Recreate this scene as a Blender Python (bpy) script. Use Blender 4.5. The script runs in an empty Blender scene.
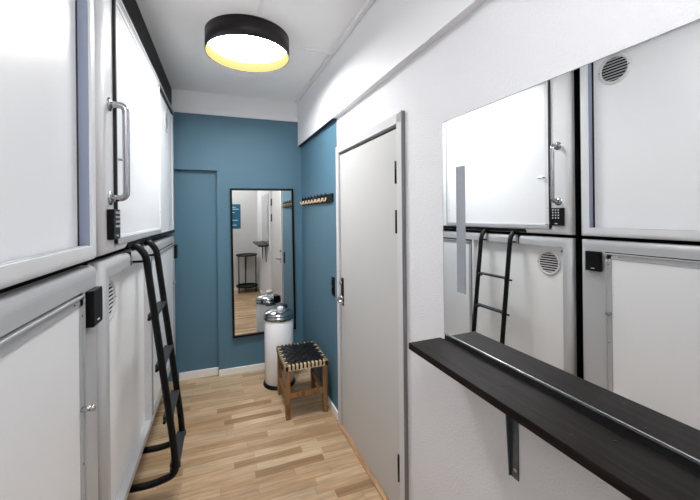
import bpy, bmesh, math, random
from mathutils import Vector, Matrix
random.seed(5)
C = bpy.context.scene.collection
PI = math.pi
H = 1.55                      # camera height above the floor
CEIL = 2.736
DR = -0.026                   # slight taper of the right wall
W0 = 0.8724                   # right wall at y = 0
XF = -0.407                   # front face of the sleeping capsules
YB = 3.537                    # back wall
YR = -0.45                    # rear wall behind the camera

# ------------------------------------------------------------------ materials
def srgb(r, g, b):
    f = lambda c: (c/255/12.92) if c/255 <= .04045 else ((c/255+.055)/1.055)**2.4
    return (f(r), f(g), f(b), 1)

def mat(name, col, rough=.5, metal=0., noise=0., nscale=8., bump=0., bscale=200., spec=.5, coat=0., detail=4):
    m = bpy.data.materials.new(name); m.use_nodes = True
    nt = m.node_tree; b = nt.nodes['Principled BSDF']
    b.inputs['Base Color'].default_value = col
    b.inputs['Roughness'].default_value = rough
    b.inputs['Metallic'].default_value = metal
    b.inputs['Specular IOR Level'].default_value = spec
    b.inputs['Coat Weight'].default_value = coat
    tc = nt.nodes.new('ShaderNodeTexCoord')
    if noise:
        n = nt.nodes.new('ShaderNodeTexNoise'); n.inputs['Scale'].default_value = nscale
        n.inputs['Detail'].default_value = 5
        nt.links.new(tc.outputs['Object'], n.inputs['Vector'])
        mx = nt.nodes.new('ShaderNodeMix'); mx.data_type = 'RGBA'
        mx.inputs[6].default_value = tuple(c*(1-noise) for c in col[:3])+(1,)
        mx.inputs[7].default_value = tuple(min(1, c*(1+noise)) for c in col[:3])+(1,)
        nt.links.new(n.outputs['Fac'], mx.inputs[0]); nt.links.new(mx.outputs[2], b.inputs['Base Color'])
    if bump:
        n = nt.nodes.new('ShaderNodeTexNoise'); n.inputs['Scale'].default_value = bscale
        n.inputs['Detail'].default_value = detail
        nt.links.new(tc.outputs['Object'], n.inputs['Vector'])
        bp = nt.nodes.new('ShaderNodeBump'); bp.inputs['Strength'].default_value = bump
        bp.inputs['Distance'].default_value = .004
        nt.links.new(n.outputs['Fac'], bp.inputs['Height']); nt.links.new(bp.outputs[0], b.inputs['Normal'])
    return m

def emis(name, col, s):
    m = bpy.data.materials.new(name); m.use_nodes = True
    nt = m.node_tree; nt.nodes.clear()
    e = nt.nodes.new('ShaderNodeEmission'); o = nt.nodes.new('ShaderNodeOutputMaterial')
    e.inputs[0].default_value = col; e.inputs[1].default_value = s
    nt.links.new(e.outputs[0], o.inputs[0]); return m

def parquet():
    m = bpy.data.materials.new('oak strip parquet'); m.use_nodes = True
    nt = m.node_tree; N = nt.nodes; L = nt.links; b = N['Principled BSDF']
    tc = N.new('ShaderNodeTexCoord'); sep = N.new('ShaderNodeSeparateXYZ'); L.new(tc.outputs['Object'], sep.inputs[0])
    def math_(op, a, bb=None, c=None):
        n = N.new('ShaderNodeMath'); n.operation = op
        for i, v in enumerate((a, bb, c)):
            if v is None: continue
            if isinstance(v, (int, float)): n.inputs[i].default_value = v
            else: L.new(v, n.inputs[i])
        return n.outputs[0]
    row = math_('FLOOR', math_('DIVIDE', sep.outputs['Y'], .061))
    fy = math_('FRACT', math_('DIVIDE', sep.outputs['Y'], .061))
    wn = N.new('ShaderNodeTexWhiteNoise'); wn.noise_dimensions = '1D'; L.new(row, wn.inputs['W'])
    u = math_('ADD', math_('DIVIDE', sep.outputs['X'], .42), math_('MULTIPLY', wn.outputs['Value'], 7.3))
    colm = math_('FLOOR', u); fx = math_('FRACT', u)
    cmb = N.new('ShaderNodeCombineXYZ'); L.new(row, cmb.inputs[0]); L.new(colm, cmb.inputs[1])
    w2 = N.new('ShaderNodeTexWhiteNoise'); w2.noise_dimensions = '2D'; L.new(cmb.outputs[0], w2.inputs['Vector'])
    ramp = N.new('ShaderNodeValToRGB'); L.new(w2.outputs['Value'], ramp.inputs[0])
    cr = ramp.color_ramp
    cr.elements[0].position = 0; cr.elements[0].color = srgb(160, 126, 92)
    cr.elements[1].position = 1; cr.elements[1].color = srgb(218, 190, 152)
    for p, c in ((.05, (182, 146, 106)), (.3, (196, 162, 126)), (.65, (204, 172, 136)), (.88, (212, 184, 150))):
        e = cr.elements.new(p); e.color = srgb(*c)
    mp = N.new('ShaderNodeMapping'); mp.inputs['Scale'].default_value = (4, 55, 4); L.new(tc.outputs['Object'], mp.inputs[0])
    vadd = N.new('ShaderNodeVectorMath'); vadd.operation = 'ADD'; L.new(mp.outputs[0], vadd.inputs[0]); L.new(w2.outputs['Color'], vadd.inputs[1])
    gn = N.new('ShaderNodeTexNoise'); gn.inputs['Scale'].default_value = 1.0; gn.inputs['Detail'].default_value = 7; gn.inputs['Roughness'].default_value = .65
    L.new(vadd.outputs[0], gn.inputs['Vector'])
    gr = N.new('ShaderNodeMapRange'); L.new(gn.outputs['Fac'], gr.inputs[0])
    gr.inputs[1].default_value = .3; gr.inputs[2].default_value = .7; gr.inputs[3].default_value = .62; gr.inputs[4].default_value = 1.16
    mp2 = N.new('ShaderNodeTexNoise'); mp2.inputs['Scale'].default_value = 2.6; mp2.inputs['Detail'].default_value = 6; L.new(tc.outputs['Object'], mp2.inputs['Vector'])
    g2 = N.new('ShaderNodeMapRange'); L.new(mp2.outputs['Fac'], g2.inputs[0]); g2.inputs[1].default_value = .3; g2.inputs[2].default_value = .7
    g2.inputs[3].default_value = .86; g2.inputs[4].default_value = 1.06
    # joints
    jy = math_('LESS_THAN', math_('ABSOLUTE', math_('SUBTRACT', fy, .5)), .482)
    jx = math_('LESS_THAN', math_('ABSOLUTE', math_('SUBTRACT', fx, .5)), .4965)
    j = math_('ADD', math_('MULTIPLY', math_('MULTIPLY', jx, jy), .3), .7)
    k = math_('MULTIPLY', math_('MULTIPLY', gr.outputs[0], g2.outputs[0]), j)
    vm = N.new('ShaderNodeVectorMath'); vm.operation = 'SCALE'; L.new(ramp.outputs[0], vm.inputs[0]); L.new(k, vm.inputs['Scale'])
    L.new(vm.outputs[0], b.inputs['Base Color'])
    b.inputs['Roughness'].default_value = .42
    bp = N.new('ShaderNodeBump'); bp.inputs['Strength'].default_value = .15; bp.inputs['Distance'].default_value = .002
    L.new(k, bp.inputs['Height']); L.new(bp.outputs[0], b.inputs['Normal'])
    return m

def wood(name, c1, c2, rough=.5, sc=(6, 60, 60), spec=.5):
    m = bpy.data.materials.new(name); m.use_nodes = True
    nt = m.node_tree; b = nt.nodes['Principled BSDF']
    tc = nt.nodes.new('ShaderNodeTexCoord'); mp = nt.nodes.new('ShaderNodeMapping'); mp.inputs['Scale'].default_value = sc
    n = nt.nodes.new('ShaderNodeTexNoise'); n.inputs['Scale'].default_value = 1; n.inputs['Detail'].default_value = 8; n.inputs['Roughness'].default_value = .7
    r = nt.nodes.new('ShaderNodeValToRGB'); r.color_ramp.elements[0].position = .38; r.color_ramp.elements[1].position = .66
    r.color_ramp.elements[0].color = c1; r.color_ramp.elements[1].color = c2
    nt.links.new(tc.outputs['Object'], mp.inputs[0]); nt.links.new(mp.outputs[0], n.inputs['Vector'])
    nt.links.new(n.outputs['Fac'], r.inputs[0]); nt.links.new(r.outputs[0], b.inputs['Base Color'])
    b.inputs['Roughness'].default_value = rough; b.inputs['Specular IOR Level'].default_value = spec
    bp = nt.nodes.new('ShaderNodeBump'); bp.inputs['Strength'].default_value = .25; bp.inputs['Distance'].default_value = .002
    nt.links.new(n.outputs['Fac'], bp.inputs['Height']); nt.links.new(bp.outputs[0], b.inputs['Normal'])
    return m

M = {}
M['white_wall'] = mat('rough white painted wall', srgb(225, 225, 228), .7, bump=.7, bscale=150, detail=6)
M['white_trim'] = mat('white painted board', srgb(232, 232, 234), .6, noise=.02, nscale=4)
M['ceiling'] = mat('matt white ceiling paint', srgb(242, 242, 242), .85, noise=.03, nscale=3)
M['blue'] = mat('petrol blue wall paint', srgb(81, 118, 137), .55, noise=.10, nscale=1.7, bump=.15, bscale=60)
M['navy'] = mat('dark navy paint', srgb(22, 40, 62), .6)
M['floor'] = parquet()
M['skirting'] = mat('white gloss skirting', srgb(244, 243, 240), .35)
M['frame'] = mat('satin aluminium capsule frame', srgb(218, 219, 221), .4, metal=.0, noise=.02, nscale=3)
M['frame_shaded'] = mat('shade-darkened lower capsule frame', srgb(184, 185, 187), .38, metal=.1)  # lower frames receive less light; that shading is put into this colour
M['frame2'] = mat('grey aluminium door profile', srgb(178, 180, 183), .4, metal=.2)
M['panel'] = mat('white laminate capsule panel', srgb(232, 233, 235), .32, noise=.015, nscale=2)
M['panel2'] = mat('white textured capsule panel', srgb(234, 234, 234), .5, bump=.1, bscale=40)
M['reveal'] = mat('blue grey recess lining', srgb(140, 148, 170), .45)
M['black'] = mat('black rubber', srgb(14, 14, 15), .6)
M['blackplastic'] = mat('black plastic', srgb(6, 6, 7), .35, spec=.25)
M['blackmetal'] = mat('black powder coated steel', srgb(9, 10, 11), .4, noise=.1, nscale=30, spec=.25)
M['tread'] = mat('dark grey step plate', srgb(42, 45, 49), .45, spec=.4)
M['blackboard'] = mat('black painted board', srgb(18, 17, 18), .55, spec=.2)
M['chrome'] = mat('polished chrome', srgb(180, 181, 184), .12, metal=1)
M['steel'] = mat('galvanised steel', srgb(105, 116, 128), .35, metal=.8, noise=.15, nscale=25)
M['silver'] = mat('brushed silver edge', srgb(205, 207, 210), .25, metal=.9)
M['mirror'] = mat('mirror glass', srgb(246, 247, 247), 0.0, metal=1)
M['mirror2'] = mat('tinted mirror glass', srgb(238, 238, 236), 0.0, metal=1)
M['door'] = mat('pale grey door paint', srgb(196, 195, 193), .5, noise=.03, nscale=2)
M['doorframe'] = mat('light grey door casing', srgb(206, 206, 207), .45)
M['doorside'] = mat('grey mirror edge and casing shade', srgb(120, 120, 124), .5)  # casing side darkened for its shadow; the mirror edge shares this grey
M['shelf'] = wood('black stained shelf board', srgb(8, 5, 5), srgb(40, 32, 30), .36, (90, 5, 90), .14)
M['stoolwood'] = wood('oiled brown stool wood', srgb(120, 82, 48), srgb(172, 130, 84), .5, (50, 50, 6))
M['stooldark'] = wood('reddish brown stool wood', srgb(84, 46, 32), srgb(122, 72, 48), .5, (50, 50, 6))
M['railwood'] = wood('pale stool rail wood', srgb(206, 180, 142), srgb(234, 214, 180), .55, (30, 30, 30))
M['strap'] = mat('dark woven leather strap', srgb(14, 12, 12), .38, spec=.35, noise=.25, nscale=30)
M['bin'] = mat('white enamel', srgb(243, 243, 246), .22, coat=.3)
M['lampshade'] = mat('dark brown drum shade', srgb(30, 25, 27), .4, spec=.3)
M['gold'] = mat('gold shade lining', (.07, .052, .02, 1), .6, metal=.0, spec=0)
M['diffuser'] = emis('glowing lamp diffuser', (.985, .99, 1, 1), 12)
M['diffuser_near'] = emis('glowing near lamp diffuser', (.985, .99, 1, 1), 8.5)
M['vent'] = mat('grey plastic grille', srgb(205, 206, 206), .45)
M['ventdark'] = mat('dark vent interior', srgb(22, 22, 22), .8)
M['keys'] = mat('pale keypad digits', srgb(205, 208, 210), .5)
M['hook'] = mat('brass and pale wood pegs', srgb(214, 190, 158), .35, metal=.3)
M['sill'] = wood('pine threshold', srgb(150, 110, 78), srgb(205, 168, 128), .5, (60, 6, 60))
M['rear'] = mat('pale grey wall paint', srgb(205, 205, 203), .75, bump=.2, bscale=60)
M['poster'] = mat('teal poster', srgb(12, 92, 122), .5, noise=.5, nscale=9)
M['posterink'] = mat('white poster print', srgb(190, 225, 235), .5)
M['screw'] = mat('small steel screw', srgb(120, 122, 125), .3, metal=.9)

def strip_mat():
    m = bpy.data.materials.new('translucent grey film'); m.use_nodes = True
    nt = m.node_tree; b = nt.nodes['Principled BSDF']
    b.inputs['Base Color'].default_value = srgb(160, 164, 172); b.inputs['Roughness'].default_value = .45
    b.inputs['Alpha'].default_value = .86
    return m
M['film'] = strip_mat()

# ------------------------------------------------------------------ helpers
def box(bm, a, b, bev=0., seg=2):
    x0, y0, z0 = [min(p, q) for p, q in zip(a, b)]; x1, y1, z1 = [max(p, q) for p, q in zip(a, b)]
    vs = [bm.verts.new(p) for p in ((x0,y0,z0),(x1,y0,z0),(x1,y1,z0),(x0,y1,z0),(x0,y0,z1),(x1,y0,z1),(x1,y1,z1),(x0,y1,z1))]
    fs = [bm.faces.new([vs[i] for i in q]) for q in ((0,3,2,1),(4,5,6,7),(0,1,5,4),(1,2,6,5),(2,3,7,6),(3,0,4,7))]
    if bev > 0:
        es = list({e for f in fs for e in f.edges})
        r = bmesh.ops.bevel(bm, geom=es, offset=bev, segments=seg, affect='EDGES', profile=.5)
        return list({f for f in r['faces']})
    return fs

def tube(bm, pts, r, n=12, cap=True, flat=1.0):
    pts = [Vector(p) for p in pts]; rings = []
    up = None
    for i, p in enumerate(pts):
        d = (pts[min(i+1, len(pts)-1)]-pts[max(i-1, 0)]).normalized()
        if up is None:
            up = Vector((0, 1, 0)) if abs(d.y) < .9 else Vector((0, 0, 1))
        s = d.cross(up).normalized(); up = s.cross(d).normalized()
        rr = r[i] if isinstance(r, (list, tuple)) else r
        rings.append([bm.verts.new(p+s*(math.cos(2*PI*k/n)*rr*flat)+up*(math.sin(2*PI*k/n)*rr)) for k in range(n)])
    for a, b in zip(rings, rings[1:]):
        for k in range(n): bm.faces.new((a[k], a[(k+1) % n], b[(k+1) % n], b[k])).smooth = True
    if cap: bm.faces.new(rings[0][::-1]); bm.faces.new(rings[-1])

def lathe(bm, prof, c=(0, 0, 0), n=40, axis='z', smooth=True, cap=True):
    """prof: (radius, height) list"""
    rings = []
    for r, h in prof:
        ring = []
        for k in range(n):
            a = 2*PI*k/n; u, v = math.cos(a)*r, math.sin(a)*r
            p = (u, v, h) if axis == 'z' else ((h, u, v) if axis == 'x' else (u, h, v))
            ring.append(bm.verts.new((p[0]+c[0], p[1]+c[1], p[2]+c[2])))
        rings.append(ring)
    for a, b in zip(rings, rings[1:]):
        for k in range(n): bm.faces.new((a[k], a[(k+1) % n], b[(k+1) % n], b[k])).smooth = smooth
    if cap and prof[0][0] > 0: bm.faces.new(rings[0][::-1])
    if cap and prof[-1][0] > 0: bm.faces.new(rings[-1])

def bend(pts, r=.03, n=6):
    """round the corners of a polyline"""
    P = [Vector(p) for p in pts]; out = [P[0]]
    for a, b, c in zip(P, P[1:], P[2:]):
        d1 = (a-b); d2 = (c-b); k = min(r, d1.length*.49, d2.length*.49)
        s = b+d1.normalized()*k; e = b+d2.normalized()*k
        for i in range(n+1):
            t = i/n; out.append(s*(1-t)**2+b*2*t*(1-t)+e*t*t)
    out.append(P[-1]); return out

def empty(name, loc, rz=0, label=None, cat=None, group=None, rx=0, ry=0):
    o = bpy.data.objects.new(name, None); C.objects.link(o)
    o.empty_display_size = .05
    o.location = loc; o.rotation_euler = (rx, ry, rz)
    if label: o['label'] = label
    if cat: o['category'] = cat
    if group: o['group'] = group
    return o

def root_matrix(o):
    while o.parent: o = o.parent
    return Matrix.LocRotScale(o.location, o.rotation_euler, None)

def obj(name, bm, m, parent=None, world=True, label=None, smooth=None):
    """bm holds world coordinates (world=True) or coordinates local to the root"""
    ms = m if isinstance(m, (list, tuple)) else [m]
    bmesh.ops.recalc_face_normals(bm, faces=bm.faces)
    me = bpy.data.meshes.new(name); o = bpy.data.objects.new(name, me)
    if parent is not None:
        if world: bm.transform(root_matrix(parent).inverted())
        o.parent = parent
    elif world:
        xs = [v.co for v in bm.verts]
        lo = Vector([min(c[i] for c in xs) for i in range(3)]); hi = Vector([max(c[i] for c in xs) for i in range(3)])
        org = Vector(((lo.x+hi.x)/2, (lo.y+hi.y)/2, lo.z)); bm.transform(Matrix.Translation(-org)); o.location = org
    bm.to_mesh(me); bm.free()
    for mm in ms: me.materials.append(mm)
    C.objects.link(o)
    if label: o['label'] = label
    return o

def tag(o, label, cat, group=None):
    o['label'] = label; o['category'] = cat
    if group: o['group'] = group
    return o

def struct(o): o['kind'] = 'structure'; return o
def Z(v): return v+H
NB = bmesh.new

# right wall frame: local x = out of the wall towards the room is -x, y along the wall
PHI = math.asin(-DR)
def RW(y): return (W0+DR*y, y, 0)
MR = Matrix.Translation((W0, 0, 0)) @ Matrix.Rotation(PHI, 4, 'Z')
def rbox(bm, off0, off1, y0, y1, z0, z1, bev=0.):
    """box on the right wall: off = distance out from the wall, negative is into it"""
    t = NB(); box(t, (-off0, y0, z0), (-off1, y1, z1), bev); t.transform(MR)
    me = bpy.data.meshes.new('t'); t.to_mesh(me); t.free(); bm.from_mesh(me); bpy.data.meshes.remove(me)
def rp(off, y, z): return MR @ Vector((-off, y, z))

# ------------------------------------------------------------------ room shell
bm = NB(); box(bm, (-1.75, YR-.1, -.08), (1.05, YB+.2, 0)); struct(obj('floor', bm, M['floor'], None))
bm = NB(); box(bm, (-1.75, YR-.1, CEIL), (1.05, YB+.2, CEIL+.08)); struct(obj('ceiling', bm, M['ceiling']))
bm = NB(); box(bm, (-1.75, YR-.1, 0), (-1.66, YB+.2, CEIL)); struct(obj('wall_left', bm, M['white_wall']))
bm = NB(); box(bm, (-1.66, YR-.1, 0), (1.05, YR, CEIL)); struct(obj('wall_front', bm, M['rear']))

# back wall with a painted-over door recess
bm = NB()
SPL = .976+H
box(bm, (-.05, YB, 0), (1.05, YB+.1, SPL)); box(bm, (-1.66, YB, 1.99), (-.05, YB+.1, SPL)); box(bm, (-1.66, YB, 0), (-.86, YB+.1, 1.99))
n0 = len(bm.faces)
box(bm, (-1.66, YB, SPL), (1.05, YB+.1, CEIL))
bm.faces.ensure_lookup_table()
for f in bm.faces[n0:]: f.material_index = 1
struct(obj('wall_back', bm, [M['blue'], M['white_trim']]))
bm = NB(); box(bm, (-.86, YB+.055, 0), (-.05, YB+.1, 1.99)); struct(obj('door_2', bm, M['blue']))
bm = NB(); box(bm, (-1.6, YB-.014, SPL-.004), (.79, YB, SPL+.058), .003); struct(obj('trim_1', bm, M['white_trim']))

# right wall: white part, blue end part, door opening
DY0, DY1, DZ = 1.475, 2.405, Z(.49)
YBLUE = 2.43
SOF = Z(.722)
bm = NB()
rbox(bm, 0, -.12, YR-.1, DY0, 0, CEIL); rbox(bm, 0, -.12, DY0, DY1, DZ, CEIL); rbox(bm, 0, -.12, DY1, YBLUE, 0, CEIL)
n0 = len(bm.faces); rbox(bm, 0, -.12, YBLUE, YB+.1, 0, CEIL); bm.faces.ensure_lookup_table()
for f in bm.faces[n0:]: f.material_index = 1
struct(obj('wall_right', bm, [M['white_wall'], M['blue']]))
bm = NB(); rbox(bm, .035, 0, YR, YB, SOF, CEIL, .0)
for f in bm.faces:
    f.normal_update()
n0 = len(bm.faces)
rbox(bm, .034, .0, YBLUE, YB, SOF-.003, SOF-.0005); bm.faces.ensure_lookup_table()
for f in bm.faces[n0:]: f.material_index = 1
struct(obj('trim_2', bm, [M['white_trim'], M['navy']]))
bm = NB(); rbox(bm, .037, .0345, YR, 1.2, SOF, SOF+.012); rbox(bm, .037, .0345, 1.25, YB, SOF, SOF+.012); struct(obj('trim_3', bm, M['white_trim']))

# black board closing the space above the capsules
bm = NB(); box(bm, (-.455, YR, Z(.955)), (-.435, YB, CEIL)); struct(obj('trim_4', bm, M['blackboard']))

# skirting boards
def skirt(bm, a, b, bev=.003): box(bm, a, b, bev)
bm = NB(); skirt(bm, (-.048, YB-.014, 0), (.775, YB, .062)); box(bm, (-.4, YB+.03, 0), (-.052, YB+.05, .072), .003)
struct(obj('baseboard_back', bm, M['skirting']))
bm = NB(); rbox(bm, .014, 0, YBLUE+.02, YB-.016, 0, .058, .003); struct(obj('baseboard_right', bm, M['skirting']))
bm = NB(); rbox(bm, .012, 0, YR+.014, DY0-.02, 0, .06, .003); struct(obj('baseboard_right', bm, M['skirting']))
bm = NB(); box(bm, (-.4, YR, 0), (.84, YR+.012, .06), .003); struct(obj('baseboard_front', bm, M['skirting']))

# ------------------------------------------------------------------ grey door on the right
dr = empty('door_1', tuple(rp(0, (DY0+DY1)/2, 0)), PHI); struct(dr)
FW = .045
bm = NB()
rbox(bm, -.0, -.1, DY1, DY1-FW+.012, 0, DZ); rbox(bm, 0, -.1, DY0, DY0+FW-.012, 0, DZ); rbox(bm, 0, -.1, DY0, DY1, DZ-FW+.012, DZ)
rbox(bm, .018, -.02, DY0-.012, DY0+FW-.006, .0, DZ+.01, .002)
rbox(bm, .018, -.02, DY1-FW+.006, DY1+.012, .0, DZ+.01, .002)
rbox(bm, .018, -.02, DY0-.012, DY1+.012, DZ-FW+.006, DZ+.012, .002)
obj('door_casing', bm, M['doorframe'], dr)
bm = NB(); rbox(bm, .006, .0, DY0-.0165, DY0-.0125, 0, DZ+.012); rbox(bm, .0195, .0, DY0-.0165, DY0-.011, 0, DZ+.012)
obj('casing_side_shade', bm, M['doorside'], dr)  # darker strip paints the shadow on the near side of the casing
bm = NB(); rbox(bm, .004, -.035, DY0+FW, DY1-FW-.002, .014, DZ-FW-.012, .001); leaf = obj('door_leaf', bm, M['door'], dr)
bm = NB(); rbox(bm, -.03, -.06, DY0+.02, DY1-.02, 0, DZ-.02); obj('door_stop', bm, M['black'], dr)
for za, zb in ((.154, .266), (-.097, .021), (-1.343, -1.222)):
    bm = NB(); tube(bm, [rp(.012, DY0+FW+.006, Z(za)), rp(.012, DY0+FW+.006, Z(zb))], .009, 12)
    rbox(bm, .008, .0, DY0+FW+.008, DY0+FW+.03, Z(za), Z(zb))
    obj('hinge', bm, M['blackplastic'], dr, label='black door hinge')
bm = NB(); rbox(bm, .03, -.0, DY0+.01, DY1-.005, .0, .012, .003); obj('threshold', bm, M['sill'], dr, label='pine threshold strip')
# handle plate, lever, lock
hy = DY1-FW-.035
bm = NB(); rbox(bm, .012, .003, hy-.02, hy+.02, Z(-.655), Z(-.455), .005); hp = obj('handle_plate', bm, M['blackplastic'], leaf)
bm = NB(); t = bend([rp(.01, hy, Z(-.6)), rp(.055, hy, Z(-.6)), rp(.055, hy-.12, Z(-.603))], .018); tube(bm, t, .009, 10)
tb = NB(); lathe(tb, [(.019, -.003), (.019, .004), (.012, .007)], axis='x', n=20); tb.transform(Matrix.Translation(rp(.014, hy, Z(-.6)))@Matrix.Rotation(PI, 4, 'Z'))
me = bpy.data.meshes.new('t'); tb.to_mesh(me); tb.free(); bm.from_mesh(me)
obj('door_handle', bm, M['chrome'], leaf, label='chrome lever handle')
bm = NB(); tube(bm, [rp(.01, hy, Z(-.49)), rp(.026, hy, Z(-.49))], .013, 16); obj('lock_cylinder', bm, M['chrome'], leaf, label='chrome thumb turn')
bm = NB(); tube(bm, [rp(.01, hy, Z(-.64)), rp(.02, hy, Z(-.64))], .009, 16); obj('lock_cylinder', bm, M['chrome'], leaf, label='chrome key cylinder')

# ------------------------------------------------------------------ sleeping capsules
def frame_ring(bm, y0, y1, z0, z1, wn, wf, wb, wt, r=.028, back=.05, inner=.012, x=XF):
    """rounded rectangular frame; widths: near (low y), far, bottom, top"""
    prof = [(0, -back)] + [(r-r*math.cos(a), -r+r*math.sin(a)) for a in [i*PI/2/6 for i in range(7)]] + [('w', 0), ('w', -inner)]
    loops = []
    for t, d in prof:
        a = [wn, wf, wb, wt] if t == 'w' else [t]*4
        loops.append([bm.verts.new((x+d, yy, zz)) for yy, zz in ((y0+a[0], z0+a[2]), (y1-a[1], z0+a[2]), (y1-a[1], z1-a[3]), (y0+a[0], z1-a[3]))])
    for i, (a, b) in enumerate(zip(loops, loops[1:])):
        for k in range(4):
            f = bm.faces.new((a[k], a[(k+1) % 4], b[(k+1) % 4], b[k])); f.smooth = (0 < i < 7)

def vent(bm_ring, bm_dark, bm_slat, y, z, r, x=XF):
    lathe(bm_ring, [(r*.78, .002), (r*.80, .008), (r*.95, .008), (r, .003), (r, -.001), (r*.78, -.001)], (x, y, z), 40, 'x', cap=False)
    lathe(bm_dark, [(0.0001, .0005), (r*.79, .0005)], (x, y, z), 40, 'x')
    n = 8
    for i in range(n):
        h = (i-(n-1)/2)*(2*r*.76/n); hw = math.sqrt(max(0, (r*.78)**2-h*h))
        if hw < .01: continue
        box(bm_slat, (x+.002, y-hw, z+h-.0028), (x+.007, y+hw, z+h+.0028))

def add_vent(root, y, z, r, slats='vent', x=XF):
    a, b, c = NB(), NB(), NB(); vent(a, b, c, y, z, r, x)
    v = obj('vent_grille', a, M['vent'], root, label='round grey vent ring'); obj('vent_opening', b, M['ventdark'], v); obj('vent_slats', c, M[slats], v)
    for dy in (-1, 1):
        bm = NB(); lathe(bm, [(.004, 0), (.004, .0095), (.0001, .0105)], (x, y+dy*r*.89, z), 8, 'x'); obj('screw', bm, M['screw'], v)
    return v

def rivets(root, pts, x, parent=None):
    for (y, z) in pts:
        bm = NB(); lathe(bm, [(.0035, 0), (.0035, .0015), (.0001, .0028)], (x, y, z), 10, 'x'); obj('screw', bm, M['screw'], parent or root)

def door_leaf(root, y0, y1, z0, z1, w=.032, proud=.004, pm='panel', wb=None, fm='frame2'):
    """door of a capsule: grey profile frame and inner white sheet"""
    wb = wb or w
    dark = NB(); box(dark, (XF-.03, y0-.009, z0-.006), (XF-.009, y1+.006, z1+.006)); 
    fr = NB()
    x = XF+proud
    for a, b in (((y0, z0), (y1, z0+wb)), ((y0, z1-w), (y1, z1)), ((y0, z0), (y0+w, z1)), ((y1-w, z0), (y1, z1))):
        box(fr, (x-.02, a[0], a[1]), (x, b[0], b[1]), .0015, 1)
    # raised outer lip
    for a, b in (((y0, z0), (y1, z0+.008)), ((y0, z1-.008), (y1, z1)), ((y0, z0), (y0+.008, z1)), ((y1-.008, z0), (y1, z1))):
        box(fr, (x-.004, a[0], a[1]), (x+.004, b[0], b[1]), .0015, 1)
    pn = NB(); box(pn, (x-.018, y0+w-.001, z0+wb-.001), (x-.003, y1-w+.001, z1-w+.001))
    d = obj('door', pn, M[pm], root); obj('door_frame', fr, M[fm], d); obj('door_seal', dark, M['black'], d)
    return d, x

def body(bm, y0, y1, z0, z1):
    box(bm, (-1.6, y0, z0), (XF-.045, y1, z1))

LT, LB = Z(-.165), Z(-1.265)      # lower capsules
UT, UB = Z(.965), Z(-.145)        # upper capsules
YG0, YG1 = 1.415, 1.475            # black joint between neighbours
YN = YR+.015; YE = 3.425

# ---- upper far capsule
r = empty('sleeping_capsule', (XF-.6, (YG1+YE)/2, UB), 0, 'far upper white sleeping capsule with the chrome grab handle and number keypad, above the ladder', 'sleeping capsule', None)
bm = NB(); body(bm, YG1+.002, YE-.002, UB+.002, UT-.002); obj('body', bm, M['black'], r)
bm = NB(); frame_ring(bm, YG1, YE, UB, UT, .128, .1, .032, .055, r=.03); fr = obj('frame', bm, M['frame'], r)
d, dx = door_leaf(r, YG1+.137, 2.64, Z(-.11), Z(.905), .03, .006, 'panel', .035, 'frame')
bm = NB(); box(bm, (XF-.012, 1.600, Z(-.105)), (XF+.0115, 1.611, Z(.90)), .001); obj('edge_seal', bm, M['black'], d, label='black door edge seal')
bm = NB(); box(bm, (XF-.006, 2.655, Z(.892)), (XF+.006, 3.36, Z(.93)), .001); obj('slide_track', bm, M['black'], r, label='black slide track above the fixed panel')
rivets(r, [(1.69, Z(-.09)), (2.0, Z(-.09)), (2.5, Z(-.09)), (1.625, Z(.03)), (2.62, Z(.03))], dx, d)
bm = NB(); box(bm, (XF-.02, 2.65, UB+.034), (XF-.006, 3.33, Z(.905))); obj('panel', bm, M['panel'], r, label='fixed white panel beside the door')
bm = NB(); box(bm, (XF-.012, 2.652, UB+.034), (XF+.002, 2.664, Z(.905))); box(bm, (XF-.012, 3.1, UB+.034), (XF-.003, 3.104, Z(.905))); obj('panel_joint', bm, M['frame2'], r)
add_vent(r, 3.02, Z(.745), .085, x=XF-.006)
# slide rail under the door, cable box above
bm = NB(); box(bm, (XF-.01, 1.80, UB+.004), (XF+.003, YE-.04, UB+.028), .002); obj('rail', bm, M['blackboard'], r, label='dark running rail under the door')
bm = NB(); box(bm, (XF-.005, 1.612, Z(-.111)), (XF+.0115, 2.64, Z(-.084)), .002); obj('bottom_profile', bm, M['frame2'], d)
bm = NB(); box(bm, (XF-.006, YG1+.135, Z(.908)), (XF+.012, YE-.05, Z(.925)), .002)
obj('rail', bm, M['frame2'], r, label='grey aluminium running rail')
# handle
HYc = 1.552; out = .055
bm = NB(); tube(bm, bend([(XF, HYc, Z(.435)), (XF+out, HYc, Z(.435)), (XF+out, HYc, Z(.072)), (XF, HYc, Z(.072))], .04, 8), .0125, 14)
h = obj('grab_handle', bm, M['chrome'], r, label='chrome grab handle')
for zz in (.435, .072):
    bm = NB(); lathe(bm, [(.027, 0), (.027, .003), (.017, .007), (.014, .009)], (XF, HYc, Z(zz)), 24, 'x'); obj('handle_flange', bm, M['chrome'], h)
bm = NB(); tube(bm, [(XF, 1.64, Z(.236)), (XF+.022, 1.64, Z(.236))], .005, 10); box(bm, (XF+.018, 1.645, Z(.231)), (XF+.026, 1.68, Z(.243)), .002)
obj('latch', bm, M['chrome'], d, label='small chrome turn latch')
bm = NB(); box(bm, (XF, 1.508, Z(-.086)), (XF+.024, 1.594, Z(.03)), .004); kp = obj('keypad', bm, M['blackplastic'], r, label='black keypad lock')
kb = NB()
for i in range(4):
    for j in range(3):
        box(kb, (XF+.0235, 1.531+j*.019, Z(-.04+i*.0175)), (XF+.0256, 1.540+j*.019, Z(-.031+i*.0175)), .001, 1)
obj('keys', kb, M['keys'], kp, label='pale digits of the keypad')
bm = NB(); box(bm, (XF+.0235, 1.543, Z(-.075)), (XF+.0254, 1.561, Z(-.069))); obj('badge', bm, M['keys'], kp)

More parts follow.
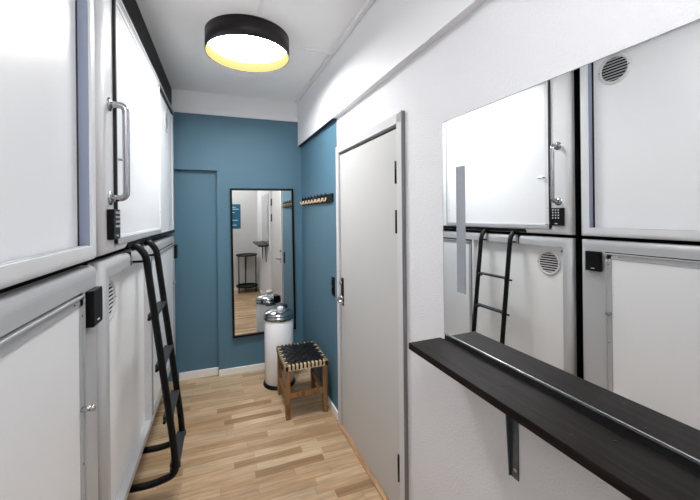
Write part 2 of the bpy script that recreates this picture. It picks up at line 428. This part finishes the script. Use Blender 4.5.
# ---- lower far capsule
r = empty('sleeping_capsule', (XF-.6, (YG1+YE)/2, LB), 0, 'far lower white sleeping capsule behind the ladder, with a round vent near its top corner', 'sleeping capsule')
bm = NB(); body(bm, YG1+.002, YE-.002, LB+.002, LT-.002); obj('body', bm, M['black'], r)
bm = NB(); frame_ring(bm, YG1, YE, LB, LT, .052, .09, .06, .062, r=.03, inner=.04); obj('frame', bm, M['frame_shaded'], r)
bm = NB(); box(bm, (XF-.05, YG1+.05, LB+.058), (XF-.036, 2.335, LT-.06)); obj('panel', bm, M['panel2'], r, label='fixed white textured panel')
for yy in (2.02,):
    pass
bm = NB(); box(bm, (XF-.03, 1.858, LT-.064), (XF+.0008, 1.864, LT+.0008)); obj('rail_joint', bm, M['black'], r)
bm = NB(); box(bm, (XF-.05, 2.315, LB+.058), (XF-.001, 2.337, LT-.06), .002); obj('door_post', bm, M['frame'], r)
d, dx = door_leaf(r, 2.345, 3.32, LB+.07, LT-.075, .03, .0)
bm = NB(); tube(bm, [(XF, 3.29, Z(-.57)), (XF+.03, 3.29, Z(-.57))], .008, 12); obj('knob', bm, M['chrome'], d, label='small chrome knob')
bm = NB(); box(bm, (XF, 3.335, Z(-.37)), (XF+.026, 3.4, Z(-.25)), .004); obj('card_reader', bm, M['blackplastic'], r, label='black card reader')
add_vent(r, 1.648, Z(-.342), .087, x=XF-.036)
bm = NB(); box(bm, (XF-.036, 1.54, Z(-.262)), (XF-.033, 1.562, Z(-.252))); obj('maker_plate', bm, M['blackplastic'], r)

# ---- upper near capsule
r = empty('sleeping_capsule', (XF-.6, (YN+YG0)/2, UB), 0, 'near upper white sleeping capsule with a blue grey recess round its large plain panel', 'sleeping capsule')
bm = NB(); body(bm, YN+.002, YG0-.002, UB+.002, UT-.002); obj('body', bm, M['black'], r)
bm = NB(); frame_ring(bm, YN, YG0, UB, UT, .05, .052, .05, .055, r=.022); obj('frame', bm, M['frame'], r)
bm = NB()
box(bm, (XF-.043, YG0-.056, UB+.05), (XF-.008, YG0-.050, UT-.055)); obj('recess_lining', bm, M['reveal'], r, label='blue grey recess lining')
bm = NB(); box(bm, (XF-.046, YN+.05, UB+.048), (XF-.037, YG0-.052, UT-.05)); obj('panel', bm, M['panel'], r)
bm = NB(); box(bm, (XF-.0375, YG0-.0665, UB+.05), (XF-.0355, YG0-.057, UT-.055)); obj('panel_seal', bm, M['black'], r)
add_vent(r, 1.235, Z(.818), .086, 'frame2', x=XF-.037)
bm = NB(); box(bm, (XF-.03, YN+.03, UB+.045), (XF-.012, YG0-.05, UB+.052), .001); obj('rail', bm, M['frame2'], r)

# ---- lower near capsule
r = empty('sleeping_capsule', (XF-.6, (YN+YG0)/2, LB), 0, 'near lower white sleeping capsule with a black card reader beside its framed door', 'sleeping capsule')
bm = NB(); body(bm, YN+.002, YG0-.002, LB+.002, LT-.002); obj('body', bm, M['black'], r)
bm = NB(); frame_ring(bm, YN, YG0, LB, LT, .05, .142, .06, .066, r=.03); obj('frame', bm, M['frame_shaded'], r)
d, dx = door_leaf(r, YN+.06, 1.272, LB+.066, LT-.072, .034, .003)
rivets(r, [(1.20, Z(-.254)), (1.255, Z(-.30)), (.8, Z(-.254)), (1.255, Z(-.75))], dx, d)
bm = NB(); tube(bm, [(XF, 1.246, Z(-.58)), (XF+.032, 1.246, Z(-.58))], .008, 14); tube(bm, [(XF+.026, 1.246, Z(-.58)), (XF+.036, 1.246, Z(-.58))], .0095, 14)
obj('knob', bm, M['chrome'], d, label='small chrome knob')
bm = NB(); box(bm, (XF, 1.286, Z(-.348)), (XF+.024, 1.372, Z(-.232)), .004); cr = obj('card_reader', bm, M['blackplastic'], r, label='black card reader')
bm = NB(); box(bm, (XF+.0235, 1.318, Z(-.334)), (XF+.0245, 1.338, Z(-.329))); obj('badge', bm, M['keys'], cr)

# recessed steel base the capsules stand on
b0 = empty('base_frame', (-.85, (YN+YE)/2, 0), 0, 'dark recessed steel base under the lower capsules', 'base frame')
bm = NB(); box(bm, (-1.5, YN+.02, LB-.06), (-.47, YE-.02, LB-.002)); obj('beam', bm, M['blackmetal'], b0)
for yy in (.02, 1.44, 3.3):
    for xx in (-.56, -1.45):
        bm = NB(); box(bm, (xx-.03, yy-.03, 0), (xx+.03, yy+.03, LB-.06), .002); obj('leg', bm, M['blackmetal'], b0)
bm = NB(); box(bm, (-.66, YN+.05, 0), (-.64, YE, LB-.06)); obj('kick_board', bm, M['frame2'], b0)

# ------------------------------------------------------------------ ladder
LYN, LYF = 1.885, 2.168
la = empty('bunk_ladder', (-.24, (LYN+LYF)/2, Z(-1.30)), 0, 'black steel ladder with four steps leaning on the far capsules', 'ladder')
def railx(z):   # z relative to the camera height
    z0, x0, z1, x1 = -.26, -.342, -1.19, -.231
    return x0+(z-z0)/(z1-z0)*(x1-x0)
for yy in (LYN, LYF):
    bm = NB()
    tube(bm, bend([(-.408, yy, Z(-.146)), (-.384, yy, Z(-.1425)), (railx(-.19), yy, Z(-.185)), (railx(-1.15), yy, Z(-1.15)), (-.228, yy, Z(-1.275)), (-.335, yy, Z(-1.298)), (-.45, yy, Z(-1.292))], .04, 8), .0165, 14)
    s = obj('side_rail', bm, M['blackmetal'], la)
    bm = NB(); tube(bm, [(XF+.0015, yy, Z(-.215)), (railx(-.215), yy, Z(-.215))], .006, 10); obj('rail_clip', bm, M['blackplastic'], s)
for zt in (-.475, -.725, -.983, -1.222):
    xc = railx(zt)
    bm = NB()
    v = [(xc-.03, zt+.0), (xc+.052, zt-.0), (xc+.052, zt-.022), (xc-.03, zt-.022)]
    box(bm, (xc-.03, LYN+.01, Z(zt-.012)), (xc+.016, LYF-.01, Z(zt)), .003)
    box(bm, (xc-.03, LYN+.005, Z(zt-.03)), (xc+.018, LYN+.012, Z(zt)), .001); box(bm, (xc-.03, LYF-.012, Z(zt-.03)), (xc+.018, LYF-.005, Z(zt)), .001)
    s = obj('step', bm, M['tread'], la, label='dark grey step plate')
    for yy, sg in ((LYN, -1), (LYF, 1)):
        bm = NB(); tube(bm, [(xc-.02, yy+sg*.004, Z(zt-.018)), (xc-.02, yy+sg*.021, Z(zt-.018))], .007, 10); obj('bolt', bm, M['blackplastic'], s)

# ------------------------------------------------------------------ wall mirror on the right, shelf, bracket
MY0, MY1 = .26, 1.163
ro = tuple(rp(0, (MY0+MY1)/2, Z(-.49)))
r = empty('wall_mirror', ro, PHI, 'large frameless mirror on the rough white wall above the black shelf', 'mirror')
bm = NB(); rbox(bm, .005, .001, MY0, MY1, Z(-.484), Z(.366)); obj('mirror_glass', bm, M['mirror'], r)
bm = NB()
rbox(bm, .007, .0, MY0, MY1, Z(-.4885), Z(-.4815), .0005)
obj('bottom_channel', bm, M['silver'], r, label='silver bottom channel')
bm = NB(); rbox(bm, .0052, .0006, MY0, MY1, Z(.366), Z(.3675)); rbox(bm, .0052, .0006, MY1, MY1+.0015, Z(-.484), Z(.3675)); obj('edge', bm, M['doorside'], r)
bm = NB(); rbox(bm, .0058, .0052, 1.033, 1.082, Z(-.30), Z(.178)); f = obj('film_strip', bm, M['film'], None)
tag(f, 'narrow translucent grey strip stuck upright on the large wall mirror', 'strip')

r = empty('wall_shelf', tuple(rp(.08, (MY0+MY1)/2, Z(-.53))), PHI, 'black stained wooden shelf board under the large wall mirror', 'shelf')
bm = NB(); rbox(bm, .168, .018, .2, 1.172, Z(-.526), Z(-.501), .002); obj('shelf_board', bm, M['shelf'], r)
bm = NB(); rbox(bm, .018, .0, .2, 1.166, Z(-.52), Z(-.508)); obj('shelf_gap_shade', bm, M['black'], r)  # blackens the gap behind the board, standing in for its shadow
bm = NB(); rbox(bm, .004, .0, .2, MY1, Z(-.508), Z(-.4875)); obj('mirror_gap_shade', bm, M['black'], r)  # black band painted in place of the shadow below the mirror
for (o_, y_) in ((.13, 1.09), (.04, 1.07), (.09, .78), (.06, .5), (.055, .95), (.13, .55)):
    bm = NB(); p = rp(o_, y_, Z(-.501)); lathe(bm, [(.0032, 0), (.0032, .0006), (.0012, .0012)], tuple(p), 10, 'z'); obj('screw', bm, M['blackplastic'], r)
for yb, g in ((.824, 1), (.36, 0)):
    b_ = empty('shelf_bracket', tuple(rp(0, yb, Z(-.84))), PHI, 'grey steel angle bracket under the black shelf, ' + ('nearer the grey door' if g else 'nearer the rear wall'), 'bracket', None)
    bm = NB(); rbox(bm, .004, .0003, yb-.016, yb+.016, Z(-.83), Z(-.527), .001)
    q = [bm.verts.new(rp(o_, y_, Z(z_))) for y_ in (yb+.0125, yb+.016) for o_, z_ in ((.0005, -.828), (.01, -.828), (.028, -.527), (.0005, -.527))]
    for ix in ((0, 1, 2, 3), (7, 6, 5, 4), (0, 4, 5, 1), (1, 5, 6, 2), (2, 6, 7, 3), (3, 7, 4, 0)): bm.faces.new([q[i] for i in ix])
    tb = obj('wall_plate', bm, M['steel'], b_)
    bm = NB(); rbox(bm, .15, .0003, yb-.016, yb+.016, Z(-.5305), Z(-.5263), .001); obj('support_arm', bm, M['steel'], b_)
    for zz in (-.60, -.80):
        bm = NB(); tube(bm, [rp(.003, yb-.006, Z(zz)), rp(.007, yb-.006, Z(zz))], .006, 12); obj('screw', bm, M['chrome'], b_)

# ------------------------------------------------------------------ coat rack, wall switch
r = empty('coat_rack', tuple(rp(0, 2.99, Z(.10))), PHI, 'black coat rack board with pale pegs on the blue wall', 'coat rack')
bm = NB(); rbox(bm, .016, 0, 2.515, 3.465, Z(.098), Z(.168), .003); obj('board', bm, M['blackboard'], r)
for i in range(8):
    y = 2.66+i*.107
    bm = NB()
    tube(bm, bend([rp(.014, y, Z(.14)), rp(.026, y, Z(.112)), rp(.038, y, Z(.108)), rp(.044, y, Z(.128))], .01, 5), .0065, 10)
    lathe(bm, [(.0001, -.009), (.007, -.006), (.009, 0), (.007, .006), (.0001, .009)], tuple(rp(.044, y, Z(.13))), 14, 'z')
    hk = obj('peg', bm, M['hook'], r, label='pale curved peg')
    bm = NB(); tube(bm, bend([rp(.014, y, Z(.15)), rp(.02, y, Z(.168)), rp(.026, y, Z(.178))], .01, 4), .004, 8); obj('upper_hook', bm, M['blackmetal'], hk)
bm = NB(); rbox(bm, .012, 0, 2.51, 2.56, Z(-.628), Z(-.484), .003)
rbox(bm, .018, .012, 2.522, 2.548, Z(-.61), Z(-.565), .002); rbox(bm, .018, .012, 2.522, 2.548, Z(-.548), Z(-.503), .002)
tag(obj('wall_switch', bm, M['blackplastic']), 'narrow black double switch on the blue wall beside the grey door', 'switch')

# ------------------------------------------------------------------ black framed mirror on the back wall
mw, mh = .622, 1.455
ry = -.010
r = empty('framed_mirror', (.391, YB-.026, Z(-1.185)), .024, 'tall black framed mirror on the blue back wall', 'mirror', ry=ry)
bm = NB()
for a, b in (((-mw/2, 0), (-mw/2+.02, mh)), ((mw/2-.02, 0), (mw/2, mh)), ((-mw/2, 0), (mw/2, .02)), ((-mw/2, mh-.02), (mw/2, mh))):
    box(bm, (a[0], -.012, a[1]), (b[0], .014, b[1]), .002)
obj('mirror_frame', bm, M['blackmetal'], r, world=False)
bm = NB(); box(bm, (-mw/2+.016, .0, .016), (mw/2-.016, .008, mh-.016)); obj('mirror_glass', bm, M['mirror2'], r, world=False)

# ------------------------------------------------------------------ pedal bin
bx, by = .478, 3.19
r = empty('pedal_bin', (bx, by, 0), 0, 'tall white cylindrical pedal bin with a chrome lid', 'bin')
bm = NB(); lathe(bm, [(.128, .03), (.131, .034), (.131, .60), (.128, .604), (.0, .604)] if False else [(.128, .03), (.131, .034), (.131, .60), (.128, .604)], (bx, by, 0), 56); obj('bin_body', bm, M['bin'], r)
bm = NB(); lathe(bm, [(.142, 0), (.146, .006), (.146, .016), (.134, .03)], (bx, by, 0), 48); obj('base_ring', bm, M['blackplastic'], r, label='black rubber base ring')
bm = NB(); lathe(bm, [(.134, .598), (.137, .602), (.137, .628), (.132, .634), (.128, .636)], (bx, by, 0), 56); obj('rim', bm, M['chrome'], r, label='chrome rim')
bm = NB(); lathe(bm, [(.131, .636), (.134, .640), (.132, .652), (.118, .664), (.09, .674), (.05, .682), (.0001, .685)], (bx, by, 0), 56); ld = obj('lid', bm, M['chrome'], r, label='domed chrome lid')
bm = NB(); lathe(bm, [(.03, .68), (.026, .692), (.03, .705), (.024, .712), (.0001, .714)], (bx+.01, by-.03, 0), 28); obj('lid_knob', bm, M['bin'], ld, label='white lid knob')
bm = NB(); box(bm, (bx+.03, by+.10, .62), (bx+.10, by+.155, .69), .008); obj('lid_hinge', bm, M['blackplastic'], r, label='black lid hinge')
bm = NB(); tube(bm, bend([(bx-.05, by+.12, .60), (bx-.05, by+.165, .60), (bx+.05, by+.165, .60), (bx+.05, by+.12, .60)], .02), .006, 8); obj('carry_handle', bm, M['blackplastic'], r)
bm = NB(); box(bm, (bx-.035, by-.175, .008), (bx+.035, by-.13, .018), .004); obj('pedal', bm, M['chrome'], r, label='chrome foot pedal')

# ------------------------------------------------------------------ woven stool
sx0, sx1, sy0, sy1, sz = .426, .768, 2.572, 3.01, .412
r = empty('woven_stool', ((sx0+sx1)/2, (sy0+sy1)/2, 0), 0, 'small wooden stool with a black woven strap seat in front of the bin', 'stool')
lw = .036
for i, (x, y) in enumerate(((sx0+.006, sy0+.006), (sx1-.006-lw, sy0+.006), (sx0+.006, sy1-.006-lw), (sx1-.006-lw, sy1-.006-lw))):
    bm = NB(); box(bm, (x, y, 0), (x+lw, y+lw, sz-.040), .004); obj('leg', bm, M['stoolwood'], r)
bm = NB()
for a, b in (((sx0, sy0), (sx1, sy0+.034)), ((sx0, sy1-.034), (sx1, sy1)), ((sx0, sy0), (sx0+.034, sy1)), ((sx1-.034, sy0), (sx1, sy1))):
    box(bm, (a[0], a[1], sz-.044), (b[0], b[1], sz), .005)
obj('seat_rail', bm, M['railwood'], r, label='pale wooden seat rails')
for (a, b, zz) in (((sx0+.03, sy0+.014), (sx1-.03, sy0+.032), .155), ((sx0+.03, sy1-.032), (sx1-.03, sy1-.014), .215), ((sx0+.014, sy0+.03), (sx0+.032, sy1-.03), .12), ((sx1-.032, sy0+.03), (sx1-.014, sy1-.03), .12),
                   ((sx0+.03, sy1-.032), (sx1-.03, sy1-.014), .31)):
    bm = NB(); t = .04 if zz < .3 else .03; box(bm, (a[0], a[1], zz), (b[0], b[1], zz+t), .003); obj('stretcher', bm, M['stooldark' if a[1] > sy0+.1 else 'stoolwood'], r)
bm = NB()
def strap(bm, along, c, w, ph):
    # profile: wraps the rail at both ends, weaves over and under in the middle
    lo, hi = (sx0, sx1) if along == 'x' else (sy0, sy1)
    pts = [(lo+.006, sz-.034), (lo-.002, sz-.032), (lo-.003, sz-.008), (lo+.004, sz+.002)]
    n = 9; L = hi-lo-.05
    for i in range(n*2+1):
        t = lo+.025+L*i/(n*2); pts.append((t, sz+.0015+(.0035*math.cos(PI*(i/2+ph)))))
    pts += [(hi-.004, sz+.002), (hi+.003, sz-.008), (hi+.002, sz-.032), (hi-.006, sz-.034)]
    th = .0022; rows = []
    for i, (t, z) in enumerate(pts):
        p = Vector(pts[max(i-1, 0)]); q = Vector(pts[min(i+1, len(pts)-1)]); d = (q-p).normalized(); nrm = Vector((-d.y, d.x))*th
        row = []
        w_ = w*.5 if i < 4 or i > len(pts)-5 else w
        for (s, o) in ((-1, 0), (1, 0), (1, 1), (-1, 1)):
            tt, zz = t+nrm.x*o, z+nrm.y*o
            row.append(bm.verts.new((tt, c+s*w_/2, zz) if along == 'x' else (c+s*w_/2, tt, zz)))
        rows.append(row)
    for a, b in zip(rows, rows[1:]):
        for k in range(4): bm.faces.new((a[k], a[(k+1) % 4], b[(k+1) % 4], b[k]))
    bm.faces.new(rows[0][::-1]); bm.faces.new(rows[-1])
nx = 9
for i in range(nx): strap(bm, 'y', sx0+.05+(sx1-sx0-.1)*i/(nx-1), .0235, i % 2)
ny = 10
for i in range(ny): strap(bm, 'x', sy0+.045+(sy1-sy0-.09)*i/(ny-1), .0235, (i+1) % 2)
obj('woven_seat', bm, M['strap'], r, label='black woven strap seat')
bm = NB(); box(bm, (sx0+.034, sy0+.034, sz-.012), (sx1-.034, sy1-.034, sz-.006)); obj('seat_underlay', bm, M['strap'], r)

# ------------------------------------------------------------------ ceiling lamps
def lamp(x, y, label, dm='diffuser'):
    zb, zt, R = Z(1.064), CEIL, .268
    r = empty('ceiling_lamp', (x, y, zb), 0, label, 'lamp')
    bm = NB(); lathe(bm, [(R-.004, zb), (R, zb), (R, zt-.001), (.05, zt-.001)], (x, y, 0), 64); 
    bmesh.ops.delete(bm, geom=[f for f in bm.faces if len(f.verts) > 8], context='FACES')
    o = obj('drum_shade', bm, M['lampshade'], r)
    bm = NB(); lathe(bm, [(R-.004, zb), (R-.014, zb+.062)], (x, y, 0), 64)
    bmesh.ops.delete(bm, geom=[f for f in bm.faces if len(f.verts) > 8], context='FACES')
    obj('shade_lining', bm, M['gold'], r, label='gold shade lining')
    bm = NB(); lathe(bm, [(R-.016, zb+.066), (R-.016, zb+.060), (R-.04, zb+.056)], (x, y, 0), 64); obj('diffuser', bm, M[dm], r, label='glowing white diffuser disc')
    return r
lamp(.17, 2.355, 'round ceiling lamp with dark drum shade and gold lining above the corridor')
r = empty('opal_lamp', (.02, -.05, CEIL-.17), 0, 'round opal ceiling lamp overhead near the rear wall, out of the picture', 'lamp')
bm = NB(); lathe(bm, [(.0001, CEIL-.17), (.10, CEIL-.168), (.15, CEIL-.155), (.165, CEIL-.13), (.165, CEIL-.08), (.15, CEIL-.065), (.0001, CEIL-.062)], (.02, -.05, 0), 48); obj('opal_shade', bm, M['diffuser_near'], r)
bm = NB(); lathe(bm, [(.05, CEIL-.063), (.05, CEIL)], (.02, -.05, 0), 24); obj('mount', bm, M['frame2'], r)

# ------------------------------------------------------------------ surface conduits
bm = NB(); box(bm, (.155+.26, 2.357, CEIL-.018), (.80, 2.375, CEIL), .002)
tag(obj('cable_duct', bm, M['white_trim']), 'thin white cable duct crossing the ceiling from lamp to right corner', 'cable duct')
bm = NB(); box(bm, (.203, .69, CEIL-.014), (.225, 2.04, CEIL), .002)
tag(obj('cable_duct', bm, M['white_trim']), 'white cable duct running along the ceiling from the lamp towards the camera', 'cable duct')
bm = NB(); rbox(bm, .066, .036, YR+.01, YB-.02, CEIL-.022, CEIL, .003)
tag(obj('cable_duct', bm, M['white_trim']), 'long white cable duct in the corner between ceiling and right side boxing', 'cable duct')
bm = NB(); box(bm, (.728, YB-.024, SPL+.062), (.744, YB-.001, SPL+.14), .002)
tag(obj('cable_clip', bm, M['white_trim']), 'short upright white cable cover at the top back corner', 'cable cover')

# ------------------------------------------------------------------ things on the rear wall, seen in the black framed mirror
tx, ty = .63, YR+.22
r = empty('side_table', (tx, ty, 0), 0, 'black round two tier metal side table seen in the black framed mirror', 'table')
for nm, zz, R in (('table_top', .735, .21), ('lower_shelf', .11, .21)):
    bm = NB(); lathe(bm, [(R-.004, zz), (R, zz+.004), (R, zz+.028), (R-.006, zz+.028), (R-.006, zz+.01), (.0001, zz+.01)], (tx, ty, 0), 40)
    obj(nm, bm, M['blackmetal'], r)
for a in (.6, 2.54, 4.71):
    bm = NB(); cx_, cy_ = tx+math.cos(a)*.2, ty+math.sin(a)*.2; tube(bm, [(cx_, cy_, 0), (cx_, cy_, .76)], .011, 10); obj('leg', bm, M['blackmetal'], r)
r = empty('poster', (.39, YR, Z(-.27)), 0, 'teal poster with pale lettering seen in the black framed mirror', 'poster')
bm = NB(); box(bm, (.24, YR-.001, Z(-.27)), (.54, YR+.004, Z(.24))); obj('sheet', bm, M['poster'], r)
for i, (a, b, z_) in enumerate(((.04, .2, .17), (.04, .26, .13), (.05, .18, .06), (.06, .25, -.1), (.04, .14, -.16), (.05, .22, -.2))):
    bm = NB(); box(bm, (a+.24, YR+.004, Z(z_)), (b+.24, YR+.0048, Z(z_+.014))); obj('printed_line', bm, M['posterink'], r)

# ------------------------------------------------------------------ camera, world, view
cd = bpy.data.cameras.new('camera'); cam = bpy.data.objects.new('camera', cd); C.objects.link(cam)
cd.sensor_width = 36; cd.sensor_fit = 'HORIZONTAL'; cd.lens = 36*340.99/700
cd.shift_x = (350-348.96)/700; cd.shift_y = -(250-214.61)/700; cd.clip_start = .01
cam.matrix_world = Matrix.Translation((0, 0, H)) @ Matrix.Rotation(-.3545, 4, 'Z') @ Matrix.Rotation(PI/2, 4, 'X') @ Matrix.Rotation(-.0103, 4, 'Z')
sc = bpy.context.scene; sc.camera = cam
w = bpy.data.worlds.new('world'); w.use_nodes = True; sc.world = w
w.node_tree.nodes['Background'].inputs[0].default_value = (.6, .65, .7, 1); w.node_tree.nodes['Background'].inputs[1].default_value = .3
sc.view_settings.view_transform = 'Standard'; sc.view_settings.look = 'None'; sc.view_settings.gamma = 1
sc.view_settings.use_curve_mapping = False; sc.view_settings.exposure = 2.06
sc.cycles.max_bounces = 12; sc.cycles.diffuse_bounces = 8; sc.cycles.glossy_bounces = 8
sc.cycles.use_denoising = True
